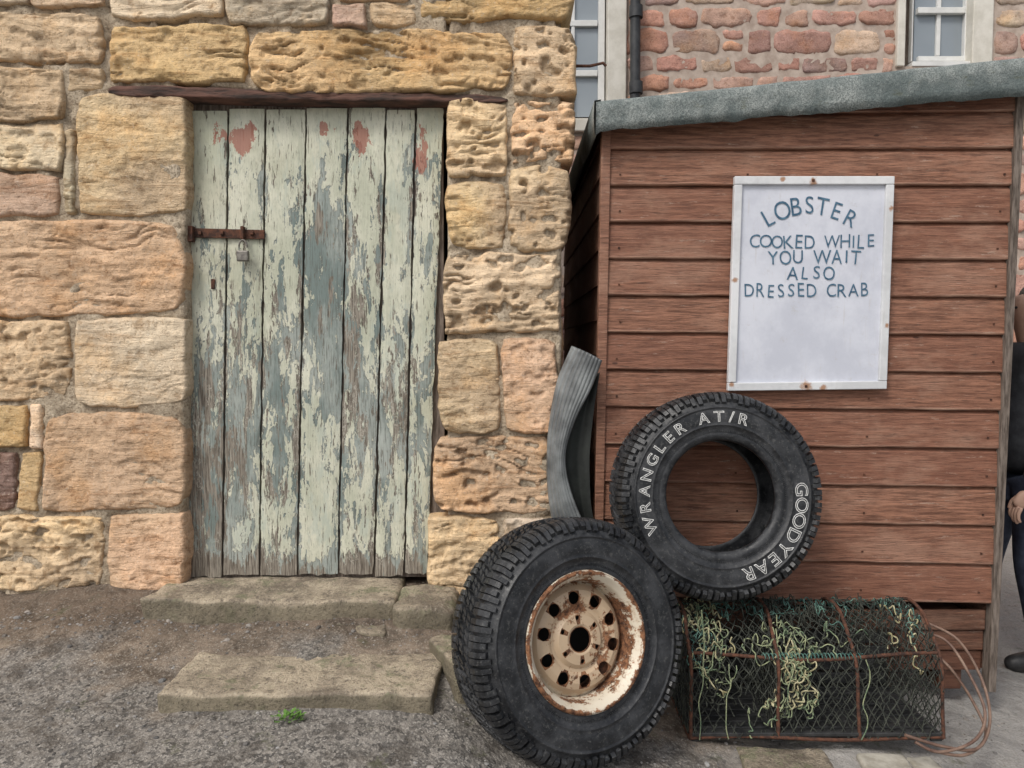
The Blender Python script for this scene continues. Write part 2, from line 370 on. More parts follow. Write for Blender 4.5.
pa=P(-900,300,WY+.05); pb_=P(150,300,WY+.05); mb2.box(((pa.x+pb_.x)/2,WY+.17,2.0),(pb_.x-pa.x,.24,4.4))
pa=P(150.5,300,WY+.05); pb_=P(560,300,WY+.05); zq=P(300,80,WY).z; mb2.box(((pa.x+pb_.x)/2,WY+.17,(zq+4.2)/2),(pb_.x-pa.x,.24,4.2-zq))
par(mb2.obj('mortar_core',MORT),house)
par(mo.obj('lime_mortar',MORT,smooth=True),house)
bb=MB(); xl=-4.3
bb.box(((xl+xr-.08)/2,WY+.35+1.1,2.0),(xr-.08-xl,2.2,4.6))
par(bb.obj('inner_masonry',DARK),house)
rf=MB(); zt=ztop+.9; xa,xb=xl,xr+.08
rf.add([(xa,2.93,zt),(xb,2.93,zt),(xb,4.25,zt+1.2),(xa,4.25,zt+1.2),(xa,5.6,zt),(xb,5.6,zt),(xa,2.93,zt+.05),(xb,2.93,zt+.05),(xb,4.25,zt+1.26),(xa,4.25,zt+1.26),(xa,5.6,zt+.05),(xb,5.6,zt+.05)],
 [(0,1,2,3),(3,2,5,4),(6,7,8,9),(9,8,11,10),(0,1,7,6),(4,5,11,10),(1,2,8,7),(2,5,11,8),(0,3,9,6),(3,4,10,9)])
par(rf.obj('slate_roof',SLATE),house)
lb=MB()
stone(lb,[xz(108,97),xz(508,104),xz(508,95),xz(108,84)],Vector((0,2.997,0)),X,Z,-Y,cell=.008,rad=.006,amp=.010,strata=.004,back=.25,warp=.006,col=(.5,.5,.5))
par(lb.obj('lintel_beam',BEAM,smooth=True),house)
DY=3.07
fr=MB(); p=P(187,114,DY);p2=P(445,98,DY)
fr.box(((p.x+p2.x)/2,DY+.04,(p.z+p2.z)/2+.02),(p2.x-p.x+.1,.06,p2.z-p.z+.03)); par(fr.obj('door_head_frame',TRIM,bevel=.004),house)
# ---- door
top=[188,228,265,306,348,386,416,444]; bot=[188,222,259,297,338,374,404,428]
blobs=[(325,290,18,105,.24),(240,430,20,116,.13),(405,440,24,110,.09),(285,420,20,90,.09),(355,400,26,110,.10),(205,470,20,110,.18),(318,225,12,22,.2),(300,360,95,150,.04),(300,120,180,60,-.07),(430,250,25,140,.04),(290,250,25,100,-.03),(205,190,40,70,-.06)]
reds=[(215,135,14,28),(243,140,22,34),(325,130,14,16),(362,138,16,26),(420,150,10,40)]
dm=MB()
for i in range(7):
    ny=110; nx=6; rnd=R(0,1); g=1.1; vs=[];cs=[];fs=[]
    dy=R(-.003,.003); tb=R(-4,4)
    for j in range(ny+1):
        t=j/ny; vv=575+tb*.6+(109-575)*t
        for k in range(nx+3):
            kk=min(max(k-1,0),nx)/nx
            ul=bot[i]*(1-t)+top[i]*t+g; ur=bot[i+1]*(1-t)+top[i+1]*t-g
            u=ul+(ur-ul)*kk
            eg=(kk in(0,1))
            wob=(1.1*noise.noise(Vector((i*3.1+kk*5,vv*.05,4.)))+.7*noise.noise(Vector((i*3.1+kk*5,vv*.3,4.)))) if eg else 0
            y=DY+dy+(.014 if k in(0,nx+2) else (.003 if k in (1,nx+1) else 0))
            vj=vv+ (3.5*noise.noise(Vector((u*.25,i,0))) if j==0 else 0)
            p=P(u+wob,vj,DY); vs.append((p.x,y+.002*noise.noise(Vector((u*.1,vv*.01,0))),p.z))
            pb=sum(a*math.exp(-((u-cx)/sx)**2-((vv-cy)/sy)**2) for cx,cy,sx,sy,a in blobs)
            rb=max([math.exp(-((u-cx)/sx)**2-((vv-cy)/sy)**2) for cx,cy,sx,sy in reds])
            bt=.25*math.exp(-((vv-576)/18)**2)+(.05 if eg else 0)
            cs.append((pb+(rnd-.5)*.05+bt,rnd+bt*2,rb*.5))
    W=nx+3
    for j in range(ny):
        for k in range(W-1): fs.append((j*W+k,j*W+k+1,(j+1)*W+k+1,(j+1)*W+k))
    dm.add(vs,fs,cs)
ddoor=empty('wooden_door',P(310,350,DY)); ddoor.parent=house; ddoor.matrix_parent_inverse=Matrix.Translation(house.location).inverted()
bpy.context.view_layer.update()
def pard(o):
    o.parent=ddoor; o.matrix_parent_inverse=Matrix.Translation(ddoor.location).inverted(); return o
pard(dm.obj('planks',DOOR,smooth=False))
db=MB(); a=P(190,576,DY+.03);b=P(443,108,DY+.03); db.box(((a.x+b.x)/2,DY+.035,(a.z+b.z)/2),(b.x-a.x,.03,b.z-a.z)); pard(db.obj('door_backing',TRIM))
h=MB(); a=P(183,240,DY-.012);b=P(264,227,DY-.012)
h.box(((a.x+b.x)/2,DY-.008,(a.z+b.z)/2),(b.x-a.x,.01,.036),Matrix.Rotation(math.radians(1.5),3,'Y'))
for uu in (200,222,252): 
    c=P(uu,233,DY-.016); h.box(c,(.014,.014,.014))
c=P(243,233,DY-.018); h.box(c,(.012,.03,.05)); c=P(190,234,DY-.02); h.box(c,(.03,.03,.06))
pard(h.obj('hasp_bar',RUST,bevel=.002))
h=MB(); c=P(243,256,DY-.03); h.box(c,(.046,.022,.042)); pard(h.obj('padlock_body',PAD,bevel=.005))
c2=P(243,249,DY-.03); pard(curve('padlock_shackle',[[c2+Vector((.016*math.cos(t),0,.005+.03*math.sin(t))) for t in [math.pi*k/10 for k in range(11)]]],.0035,PAD))
h=MB(); c=P(213,284,DY-.004); h.box(c,(.016,.006,.04)); pard(h.obj('keyhole_plate',RUST,bevel=.003))

# ---------------- ground ----------------
def axis(lo,hi,st,far):
    a=[]; x=lo
    while x<hi: a.append(x); x+=st
    s=st; 
    while x<far: a.append(x); s*=1.35; x+=s
    a.append(far); s=st; x=lo
    pre=[]
    while x>-far: s*=1.35; x-=s; pre.append(max(x,-far))
    return pre[::-1]+a
xs=axis(-2.4,3.0,.02,400); ys=axis(1.1,4.0,.02,400)
def gd(x,y): return .016*fbm(Vector((x*2.2,y*2.2,0)),4)+.005*noise.noise(Vector((x*20,y*20,3)))
gm=MB(); vs=[]
for y in ys:
    for x in xs:
        near=math.exp(-max(0,abs(x)-3)/3-max(0,abs(y-2.5)-2)/3)
        z=gz(x,y)
        if near>.02: z+=near*gd(x,y)
        if x<-1.15 and 2.8<y<3.1: z+=.03*sstep(2.8,3.0,y)*(.5+noise.noise(Vector((x*4,0,0))))
        vs.append((x,y,z))
W=len(xs); fs=[(j*W+i,j*W+i+1,(j+1)*W+i+1,(j+1)*W+i) for j in range(len(ys)-1) for i in range(W-1)]
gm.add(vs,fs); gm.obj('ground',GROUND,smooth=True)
PEB=G('pebbles'); PEB=PEB.fin(PEB.attr(),.85)
gv=MB()
def pebble(p,r):
    ph=R(0,6.28); k=(R(.7,1.3),R(.7,1.3),R(.4,.8)); vs=[]
    n=6
    for j,(rr,zz) in enumerate(((1,-.2),(.85,.45),(.4,.8))):
        for i in range(n):
            a=ph+i*math.tau/n; q=rr*R(.8,1.15); vs.append(p+Vector((math.cos(a)*q*r*k[0],math.sin(a)*q*r*k[1],zz*r*k[2])))
    vs.append(p+Vector((0,0,.9*r*k[2])))
    fs=[]
    for j in range(2):
        for i in range(n): fs.append((j*n+i,j*n+(i+1)%n,(j+1)*n+(i+1)%n,(j+1)*n+i))
    for i in range(n): fs.append((2*n+i,2*n+(i+1)%n,3*n))
    c=R(.07,.34); w=R(.75,.95); gv.add(vs,fs,(c,c*(w+1)/2,c*w))
for i in range(9500):
    x=R(-2.3,2.6); 
    y=R(1.6,2.98) if R(0,1)<.6 else 2.98-abs(random.gauss(0,.13))
    if noise.noise(Vector((x*2.5,y*2.5,8)))<R(-.5,.3): continue
    if x>.95 and R(0,1)<.75: continue
    pebble(Vector((x,y,gz(x,y)+gd(x,y))),R(.002,.006) if R(0,1)<.94 else R(.007,.013))
gv.obj('gravel',PEB)

def rough(name,lo,hi,mat=SLAB,cell=.012,amp=.012,rad=.03,rz=0,seed=0,low=0):
    bm=bmesh.new(); lo=Vector(lo);hi=Vector(hi); d=hi-lo; c=(lo+hi)/2
    n=[max(2,int(x/cell)) for x in d]
    def face(o,a,b,na,nb):
        g=[[bm.verts.new(o+a*(i/na)+b*(j/nb)) for i in range(na+1)] for j in range(nb+1)]
        for j in range(nb):
            for i in range(na): bm.faces.new((g[j][i],g[j][i+1],g[j+1][i+1],g[j+1][i]))
    dx,dy,dz=X*d.x,Y*d.y,Z*d.z
    face(lo+dz,dx,dy,n[0],n[1]); face(lo,dx,dz,n[0],n[2]); face(lo+dy+dx,-dx,dz,n[0],n[2]); face(lo+dy,-dy,dz,n[1],n[2]); face(lo+dx,dy,dz,n[1],n[2]); face(lo+dy,dx,-dy,n[0],n[1])
    bmesh.ops.remove_doubles(bm,verts=bm.verts,dist=1e-5); bmesh.ops.recalc_face_normals(bm,faces=bm.faces)
    M=Matrix.Rotation(math.radians(rz),3,'Z'); sd=Vector((seed*7.3,seed*3.1,0))
    for v in bm.verts:
        w=v.co+sd; r2=rad*(1+.9*noise.noise(w*6)+.5*noise.noise(w*15))
        p=v.co-c; q=Vector([max(-d[i]/2+r2,min(d[i]/2-r2,p[i])) for i in range(3)]); e=p-q
        if e.length>1e-6: p=q+e.normalized()*min(r2,max(abs(x) for x in e) )
        p+=p.normalized()*(amp*1.2*fbm(w*4,4))+Vector((noise.noise(w*5),noise.noise(w*5+Z*9)*1.8,noise.noise(w*9+X*9)*.35+.3*noise.noise(w*30)))*amp*1.3
        v.co=c+M@p
    me=bpy.data.meshes.new(name); bm.to_mesh(me); bm.free(); me.materials.append(mat)
    me.polygons.foreach_set('use_smooth',[True]*len(me.polygons))
    o=bpy.data.objects.new(name,me); scene.collection.objects.link(o)
    return o
a=P(148,590,2.86); b=P(400,603,2.86); tz=P(300,577,DY).z
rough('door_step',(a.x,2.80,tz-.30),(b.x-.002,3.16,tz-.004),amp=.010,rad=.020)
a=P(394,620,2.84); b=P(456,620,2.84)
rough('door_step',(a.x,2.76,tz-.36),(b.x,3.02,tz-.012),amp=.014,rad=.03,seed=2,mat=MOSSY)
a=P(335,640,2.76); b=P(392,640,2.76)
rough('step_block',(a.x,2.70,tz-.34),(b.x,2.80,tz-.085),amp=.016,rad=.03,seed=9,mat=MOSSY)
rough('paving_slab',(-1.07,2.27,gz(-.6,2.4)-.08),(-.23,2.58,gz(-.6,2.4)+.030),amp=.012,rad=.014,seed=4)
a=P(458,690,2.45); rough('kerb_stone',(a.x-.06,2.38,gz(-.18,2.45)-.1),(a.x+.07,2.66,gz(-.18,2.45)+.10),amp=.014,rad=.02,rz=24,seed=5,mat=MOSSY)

# ---------------- shed ----------------
shed=empty('wooden_shed',(1.1,4,CZ-1.4)); SY=3.0
def parS(o): return par(o,shed)
def shedpt(t,v0l,v0r,y=SY):
    ul=lambda v:608-(v-130)*.019; ur=lambda v:1020-(v-98)*.058
    a=P(ul(v0l),v0l,y); b=P(ur(v0r),v0r,y); return a.lerp(b,t)
rows=[(108,80),(114,112)]
for k in range(13):
    v=150+36.1*k+k*k*.085; rows.append((v,v-1+ (v-150)/450*9))
sb=MB()
for k in range(len(rows)-1):
    tl,tr=rows[k]; bl,br=rows[k+1]; n=60; rn=R(0,1); vs=[]; fs=[]; cs=[]
    for i in range(n+1):
        t=i/n; pt=shedpt(t,tl,tr); pb=shedpt(t,bl,br)
        wv=.003*noise.noise(Vector((t*6,k*3.3,0))); wv2=.0022*noise.noise(Vector((t*14,k*3.3,5)))
        ys=[SY+.010,SY+.004,SY-.003,SY-.009,SY-.011,SY-.012,SY-.0085,SY+.010]; ts=[0,.05,.11,.6,.90,.955,.985,1.0]; ed=[0,0,.1,0,0,.8,.9,0]
        for y,s,e_ in zip(ys,ts,ed):
            p=pt.lerp(pb,s); vs.append((p.x,y+wv,p.z+wv2*(s>.5))); cs.append((rn,e_*max(0,.55+1.2*noise.noise(Vector((t*9,k*5.1,2)))),0))
    m=8
    for i in range(n):
        for j in range(m-1): fs.append((i*m+j,i*m+j+1,(i+1)*m+j+1,(i+1)*m+j))
    sb.add(vs,fs,cs)
parS(sb.obj('front_boards',SHED))
nl=MB()
for k in range(2,len(rows)-1):
    for t in (.035,.34,.66,.965):
        p=shedpt(t+R(-.004,.004),rows[k][0]*.3+rows[k+1][0]*.7,rows[k][1]*.3+rows[k+1][1]*.7); nl.box((p.x,SY-.0115,p.z),(.007,.004,.007))
parS(nl.obj('nails',RUST))
sx=P(604,300,SY).x; sd=MB(); zt_=P(600,110,SY).z
zb=P(600,604,SY).z; zz=zb
while zz<zt_+.3:
    z0,z1=zz,zz+.14; 
    if z1>zt_+.02: z1=zt_+.02
    if z1<=z0+.02: break
    sd.add([(sx-.012,SY+.01,z0),(sx-.012,5.2,z0),(sx-.004,5.2,z1),(sx-.004,SY+.01,z1),(sx+.01,SY+.01,z0),(sx+.01,5.2,z0)],[(0,3,2,1),(0,1,5,4)],(R(0,1),0,0))
    zz+=.14
parS(sd.obj('side_boards',SHEDD))
tr=MB()
def post(ut,vt,ub,vb,w,y0,y1):
    a=P(ut,vt,SY);b=P(ub,vb,SY)
    fr_=[Vector((b.x-w/2,y0,b.z)),Vector((b.x+w/2,y0,b.z)),Vector((a.x+w/2,y0,a.z)),Vector((a.x-w/2,y0,a.z))]
    bk_=[v+Vector((0,y1-y0,0)) for v in fr_]; tr.hexa(fr_,bk_,(.3,.1,0))
post(606,128,597,606,.035,SY-.020,SY+.03)
parS(tr.obj('corner_post',SHED,bevel=.003)); tr=MB()
post(1018,92,989,690,.03,SY-.022,SY+.03)
parS(tr.obj('corner_trim',TRIM,bevel=.003))
rb=MB(); pR=P(1003,300,SY); rb.box((pR.x-.005,4.1,CZ-.2),(.02,2.16,2.2),col=(.3,0,0)); rb.box((1.15,5.2,CZ-.2),(1.55,.02,2.2),col=(.3,0,0)); parS(rb.obj('rear_boards',SHEDD))
lb=MB(); 
a=P(600,608,SY); b=P(990,612,SY)
for k in range(3):
    z=a.z-.008-.085*k-.045; lb.box(((a.x+b.x)/2,SY+.02+.01*k,z),(b.x-a.x-.02,.02,.08),col=(R(0,1),0,0))
for xx in (a.x+.1,1.0,b.x-.12): lb.box((xx,SY+.2,a.z-.2),(.09,.3,.3),col=(1,0,0))
lb.box(((a.x+b.x)/2,4.1,a.z-.06),(b.x-a.x-.1,2.1,.04),col=(1,0,0))
parS(lb.obj('floor_bearers',SHEDD,bevel=.004))
ro=MB(); n=110; FY=SY-.085
vs=[];fs=[]
for i in range(n+1):
    t=i/n; u=596+(1075-596)*t; vt=101-(44/427)*(u-597); vb=131-(35/415)*(u-607)
    w=3.0*noise.noise(Vector((u*.02,0,0)))+2.2*noise.noise(Vector((u*.07,4,0)))
    vb2=vb+w+(3 if i==0 else 0); yy=FY+.012*noise.noise(Vector((u*.03,9,0)))
    T=P(u,vt+1.0*noise.noise(Vector((u*.03,7,0))),FY); B=P(u,vb2,FY)
    prof=[Vector((T.x,5.35,T.z+.0)),Vector((T.x,FY+.02,T.z+.004)),Vector((T.x,FY+.004,T.z-.001)),Vector((T.x,yy-.003,T.z-.010)),T.lerp(B,.35)+Vector((0,-.004+.010*noise.noise(Vector((u*.05,2,2))),0)),T.lerp(B,.7)+Vector((0,.012*noise.noise(Vector((u*.06,5,2))),0)),Vector((B.x,yy+.002,B.z)),Vector((B.x,yy+.010,B.z+.003)),Vector((B.x,FY+.03,T.z-.05)),Vector((T.x,5.35,T.z-.05))]
    vs+=prof
m=10
for i in range(n):
    for j in range(m): 
        fs.append((i*m+j,i*m+(j+1)%m,(i+1)*m+(j+1)%m,(i+1)*m+j))
fs.append(tuple(range(m))); ro.add(vs,fs); parS(ro.obj('felt_roof',FELT,smooth=True))
vg=MB(); T=P(596,101,FY); n=30; vs=[];fs=[]
for i in range(n+1):
    y=FY+(5.3-FY)*i/n; w=.02*noise.noise(Vector((y*3,1,1)))
    vs+=[(T.x+.02,y,T.z+.006),(T.x-.006,y,T.z+.002),(T.x-.012+.01*noise.noise(Vector((y*4,0,0))),y,T.z-.06),(T.x-.004,y,T.z-.125+w),(T.x+.004,y,T.z-.12+w)]
m=5
for i in range(n):
    for j in range(m-1): fs.append((i*m+j,i*m+j+1,(i+1)*m+j+1,(i+1)*m+j))
vg.add(vs,fs); parS(vg.obj('verge_felt',FELT,smooth=True))

# ---------------- text helpers ----------------
_cache={}
def glyph(ch,outline=False,off=0.0,bev=.03):
    k=(ch,outline,off,bev)
    if k in _cache: return _cache[k]
    cu=bpy.data.curves.new('t','FONT'); cu.body=ch; cu.size=1; cu.align_x='CENTER'; cu.resolution_u=4
    if outline: cu.fill_mode='NONE'; cu.bevel_depth=bev; cu.bevel_resolution=1
    else: cu.offset=off
    o=bpy.data.objects.new('t',cu); scene.collection.objects.link(o); bpy.context.view_layer.update()
    me=bpy.data.meshes.new_from_object(o.evaluated_get(bpy.context.evaluated_depsgraph_get()))
    vs=[v.co.copy() for v in me.vertices]; fs=[tuple(p.vertices) for p in me.polygons]
    bpy.data.objects.remove(o); bpy.data.meshes.remove(me)
    if vs:
        mx=(max(v.x for v in vs)+min(v.x for v in vs))/2; vs=[v-Vector((mx,0,0)) for v in vs]
    _cache[k]=(vs,fs); return _cache[k]
# ---------------- sign ----------------
SGY=SY-.045
sign=empty('lobster_sign',P(811,284,SGY))
C=[P(728,391,SGY),P(887,389,SGY),P(895,176,SGY),P(735,176,SGY)]
def bil(s,t): return C[0].lerp(C[1],s).lerp(C[3].lerp(C[2],s),t)
spots=[(tuple(bil(.49,.972)),.022),(tuple(bil(.49,.02)),.028),(tuple(bil(.02,.52)),.014),(tuple(bil(.985,.85)),.014),(tuple(bil(.30,.985)),.012),(tuple(bil(.985,.3)),.012),(tuple(bil(.6,.008)),.018),(tuple(bil(.02,.03)),.014)]
SIGNM=m_sign('white_painted_frame',spots,(.56,.57,.58),(.72,.73,.74)); SIGNP=m_sign('white_painted_panel',spots[:4],(.54,.56,.63),(.66,.68,.745))
sp=MB(); off=Vector((0,.026,0)); b=Vector((0,.014,0))
q4=[bil(.02,.02)+b,bil(.98,.02)+b,bil(.98,.98)+b,bil(.02,.98)+b]; sp.hexa(q4,[p+Vector((0,.01,0)) for p in q4])
par(sp.obj('panel',SIGNP),sign)
sf=MB(); fw=.050; fh=.038
for (s0,s1,t0,t1) in ((0,1,1-fh,1),(0,1,0,fh),(0,fw,fh+.001,1-fh-.001),(1-fw,1,fh+.001,1-fh-.001)):
    q4=[bil(s0,t0),bil(s1,t0),bil(s1,t1),bil(s0,t1)]; sf.hexa(q4,[p+off for p in q4])
par(sf.obj('frame',SIGNM,bevel=.003),sign)
sn=MB(); 
for s,t in ((.49,.98),(.49,.018)): 
    p=bil(s,t); sn.box(p+Vector((0,-.001,0)),(.010,.006,.010))
for s,t in ((.2,.5),(.8,.5),(.5,.2),(.5,.8)):
    p=bil(s,t); sn.box((p.x,SY-.010,p.z),(.04,.03,.04))
par(sn.obj('screws',RUST,bevel=.002),sign)
tx=MB(); ty=SGY+.0115
def put(ch,u,v,hpx,ang=0,wf=1.0):
    vs,fs=glyph(ch,False,-.004); sc=hpx/F*ty/.73*1.0; c=P(u,v,ty)
    sc_x=sc*wf*R(.92,1.08); sc_z=sc*R(.93,1.07); a=math.radians(ang+R(-3.5,3.5)); sh=R(-.06,.06)
    out=[]
    for q_ in vs:
        x=(q_.x+sh*q_.y)*sc_x; z=(q_.y-.36)*sc_z
        x+=.0009*noise.noise(Vector((x*60+u,z*60,0))); z+=.0009*noise.noise(Vector((x*60+u,z*60,9)))
        out.append((c.x+x*math.cos(a)-z*math.sin(a),ty,c.z+x*math.sin(a)+z*math.cos(a)))
    tx.add(out,fs)
for ch,u,v,a in zip('LOBSTER',(768,782,796,810,823,837,851),(217,210,206,204.5,206,210.5,218),(28,20,8,0,-8,-16,-26)): put(ch,u,v,18.5,a,.88)
def line(s,u0,u1,v,h,wf=.9):
    wd={'I':.5,'W':1.35,'M':1.3,' ':.75,'L':.85,'E':.9,'S':.92}
    tot=sum(wd.get(c,1) for c in s); x=0
    for i,ch in enumerate(s):
        w=wd.get(ch,1); u=u0+(u1-u0)*(x+w/2)/tot; x+=w
        if ch!=' ': put(ch,u,v+R(-.8,.8)-.006*(u-800),h,0,wf)
line('COOKED WHILE',749,876,241,14,.86); line('YOU WAIT',767,862,256.8,14,.9); line('ALSO',786,836,272.5,13.5,.92); line('DRESSED CRAB',744,870,290,14,.84)
par(tx.obj('lettering',INK),sign)

# ---------------- tyres ----------------
def revolve(prof,n,closed=True,colf=None):
    vs=[];fs=[];cs=[];m=len(prof)
    for i in range(n):
        a=i*math.tau/n
        for (r,z) in prof: vs.append((r*math.cos(a),r*math.sin(a),z)); cs.append(colf(r,z,a) if colf else (1,1,1))
    for i in range(n):
        for j in range(m if closed else m-1): fs.append((i*m+j,((i+1)%n)*m+j,((i+1)%n)*m+(j+1)%m,i*m+(j+1)%m))
    return vs,fs,cs
def frame(center,yaw,tilt,spin=0):
    ya,ti=math.radians(yaw),math.radians(tilt)
    n=Vector((math.sin(ya)*math.cos(ti),-math.cos(ya)*math.cos(ti),math.sin(ti)))
    ux=Vector((math.cos(ya),math.sin(ya),0)); uy=n.cross(ux)
    M=Matrix((ux,uy,n)).transposed().to_4x4()@Matrix.Rotation(math.radians(spin),4,'Z'); M.translation=center; return M
def make_tyre(name,M,letters):
    e=empty(name); e.matrix_world=M
    RO=.360
    half=[(.197,.088),(.203,.100),(.212,.103),(.222,.106),(.226,.1035),(.240,.110),(.250,.1135),(.2515,.1160),(.2535,.1140),(.265,.1165),(.285,.1185),(.306,.1170),(.311,.1165),(.3125,.1195),(.317,.1195),(.3185,.1150),(.330,.109),(.340,.103),(.347,.096),(.353,.088),(.357,.076),(RO,.055),(RO+.0005,.02)]
    outer=half+[(r,-z) for r,z in half[::-1]]
    inner=[(.197,-.080),(.215,-.094),(.26,-.104),(.32,-.100),(.338,-.075),(.342,0),(.338,.075),(.32,.100),(.26,.104),(.215,.094),(.197,.080)]
    vs,fs,cs=revolve(outer+inner,160); b=MB(); b.add(vs,fs,cs)
    o=b.obj('carcass',RUB,smooth=True); o.parent=e
    t=MB(); N=50
    def blk(a0,a1,z0,z1,r0,r1,tw=0):
        pts=[]
        for r,sh in ((r0,0),(r1,.002)):
            for (a,z) in ((a0+sh/.37,z0+sh),(a1-sh/.37,z0+sh),(a1-sh/.37+tw,z1-sh),(a0+sh/.37+tw,z1-sh)):
                pts.append((r*math.cos(a),r*math.sin(a),z))
        t.add(pts,[(0,3,2,1),(4,5,6,7),(0,1,5,4),(1,2,6,5),(2,3,7,6),(3,0,4,7)])
    dA=math.tau/N; TR=.3755
    for i in range(N):
        a=i*dA; j=lambda:R(-.03,.03)*dA
        gr=dA*.28
        blk(a+j(),a+(dA-gr)*.48,-.015,.013,RO-.004,TR,tw=dA*.3); blk(a+(dA-gr)*.56+j(),a+dA-gr,-.012,.016,RO-.004,TR,tw=dA*.3)
        for sg in (1,-1):
            z0,z1=.021,.049; b0=a+(dA*.3 if sg>0 else -dA*.1)
            if sg>0: blk(b0+j(),b0+(dA-gr)*.46,z0,z1,RO-.005,TR-.001,tw=dA*.3); blk(b0+(dA-gr)*.54,b0+dA-gr,z0,z1-.004,RO-.005,TR-.001,tw=dA*.3)
            else: blk(b0+j(),b0+(dA-gr)*.46,-z1,-z0,RO-.005,TR-.001,tw=dA*.3); blk(b0+(dA-gr)*.54,b0+dA-gr,-z1,-z0-.004,RO-.005,TR-.001,tw=dA*.3)
            s=dA*.6 if sg>0 else 0
            for (f0,f1,long) in ((0,.44,i%2==0),(.53,1.0,i%2==1)):
                A0=a+s+(dA-gr*.8)*f0; A1=a+s+(dA-gr*.8)*f1
                zs=[.055,.084,.101,.1145 if long else .110]; rs=[TR-.0015,.371,.3605,.334 if long else .347]; rin=[RO-.006,.352,.340,.322]
                P_=[]
                for zq,rq,ri in zip(zs,rs,rin):
                    for A in (A0,A1):
                        zo=zq+(.005 if zq>.1 else 0)
                        P_.append((rq*math.cos(A),rq*math.sin(A),sg*zo)); 
                        P_.append((ri*math.cos(A),ri*math.sin(A),sg*(zq-.012)))
                F_=[]
                for k in range(3):
                    o_=k*4; F_+=[(o_,o_+2,o_+6,o_+4),(o_,o_+4,o_+5,o_+1),(o_+2,o_+3,o_+7,o_+6)]
                F_+=[(0,1,3,2),(12,14,15,13)]
                t.add(P_,F_)
    o=t.obj('tread_blocks',RUB); o.parent=e
    bm=bmesh.new(); bm.from_mesh(o.data); bmesh.ops.recalc_face_normals(bm,faces=bm.faces); bm.to_mesh(o.data); bm.free()
    rr=MB()
    for i in range(220):
        a=i*math.tau/220; 
        for sg in (1,-1):
            rr.box(Vector((.2325*math.cos(a),.2325*math.sin(a),sg*.1066)),(.010,.0022,.003),Matrix.Rotation(a,3,'Z'))
    o=rr.obj('sidewall_ribs',RUB); o.parent=e
    for li,(txt,aset,rad,size,bv,track,mat_) in enumerate(letters):
        lt=MB(); a=aset
        for ch in txt:
            wch={'I':.45,'W':1.3,'M':1.25,' ':.6,'/':.6,'L':.85,'E':.85}.get(ch,.98)*size*.78*track
            ac=a-(wch/2)/rad
            if ch!=' ':
                vs,fs=glyph(ch,bv>0,0,bv if bv>0 else .03)
                out=[]
                zof=.0006 if bv>0 else .0008
                for q_ in vs:
                    rr_=rad+(q_.y-.36)*size; an=ac-(q_.x*size*1.12)/rad
                    zsurf=.1187-.0011*((rr_-.285)/.02)**2
                    out.append((rr_*math.cos(an),rr_*math.sin(an),zsurf+zof+q_.z*size*.5))
                lt.add(out,fs)
            a-=wch/rad
        o=lt.obj('sidewall_lettering_%d'%li,mat_); o.parent=e
    return e
c1=P(721,500,2.69); M1=frame(Vector((c1.x+.005,2.815,c1.z-.005)),3,8)
make_tyre('leaning_tyre',M1,[('WRANGLER AT/R',math.radians(208),.283,.054,.024,1.37,WLET),('GOODYEAR',math.radians(10),.284,.064,.021,1.15,WLET)])
yaw,tilt=27,12
fc=P(586,641,2.32); M2=frame(fc,yaw,tilt,20); n2=M2.to_3x3()@Z; M2.translation=fc-n2*.095
wt=make_tyre('wheel_with_tyre',M2,[])
def wcol(r,z,a):
    k=.5+.5*math.sin(a*3+1)*math.sin(a*7)
    rim=.30*math.exp(-((r-.206)/.007)**2)*(.5+k)+.16*math.exp(-((r-.176)/.010)**2)
    return (max(0,rim+.10*math.exp(-((r-.10)/.035)**2)+.10*math.exp(-((r-.045)/.012)**2)),.30*sstep(.176,.150,r),0)
prof=[(.204,.101),(.210,.108),(.207,.1135),(.200,.111),(.195,.101),(.187,.096),(.181,.084),(.177,.060),(.174,.034),(.174,.016)]
pr2=prof+[(r+.003,z-.003) for r,z in prof[::-1]]
vs,fs,cs=revolve(pr2,120,True,wcol); w=MB(); w.add(vs,fs,cs); o=w.obj('rim',WHEEL,smooth=True); o.parent=wt
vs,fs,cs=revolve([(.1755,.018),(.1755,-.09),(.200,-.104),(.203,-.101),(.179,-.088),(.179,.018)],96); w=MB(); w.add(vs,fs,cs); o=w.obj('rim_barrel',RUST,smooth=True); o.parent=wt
vs,fs,cs=revolve([(.0005,-.06),(.172,-.06),(.172,-.064),(.0005,-.064)],64); w=MB(); w.add(vs,fs,cs); o=w.obj('hole_shade_disc',DARK); o.parent=wt  # added dark disc, stands in for the shade seen through the wheel holes
dprof=[(.02,.060),(.040,.060),(.046,.063),(.075,.060),(.088,.048),(.098,.049),(.108,.056),(.130,.058),(.148,.052),(.160,.038),(.1755,.022)]
dp=dprof+[(r,z-.005) for r,z in dprof[::-1]]
vs,fs,cs=revolve(dp,120,True,wcol); w=MB(); w.add(vs,fs,cs); disc=w.obj('wheel_disc',WHEEL,smooth=False); disc.parent=wt
bm=bmesh.new(); bm.from_mesh(disc.data); bmesh.ops.recalc_face_normals(bm,faces=bm.faces); bm.to_mesh(disc.data); bm.free()
bm=bmesh.new()
def cyl(r,x,y,s=24): bmesh.ops.create_cone(bm,cap_ends=True,segments=s,radius1=r,radius2=r,depth=.2,matrix=Matrix.Translation((x,y,.05)))
cyl(.037,0,0,32)
for i in range(10):
    a=i*math.tau/10; cyl(.0195,.126*math.cos(a),.126*math.sin(a))
for i in range(6):
    a=i*math.tau/6+.2; cyl(.0075,.066*math.cos(a),.066*math.sin(a),12)
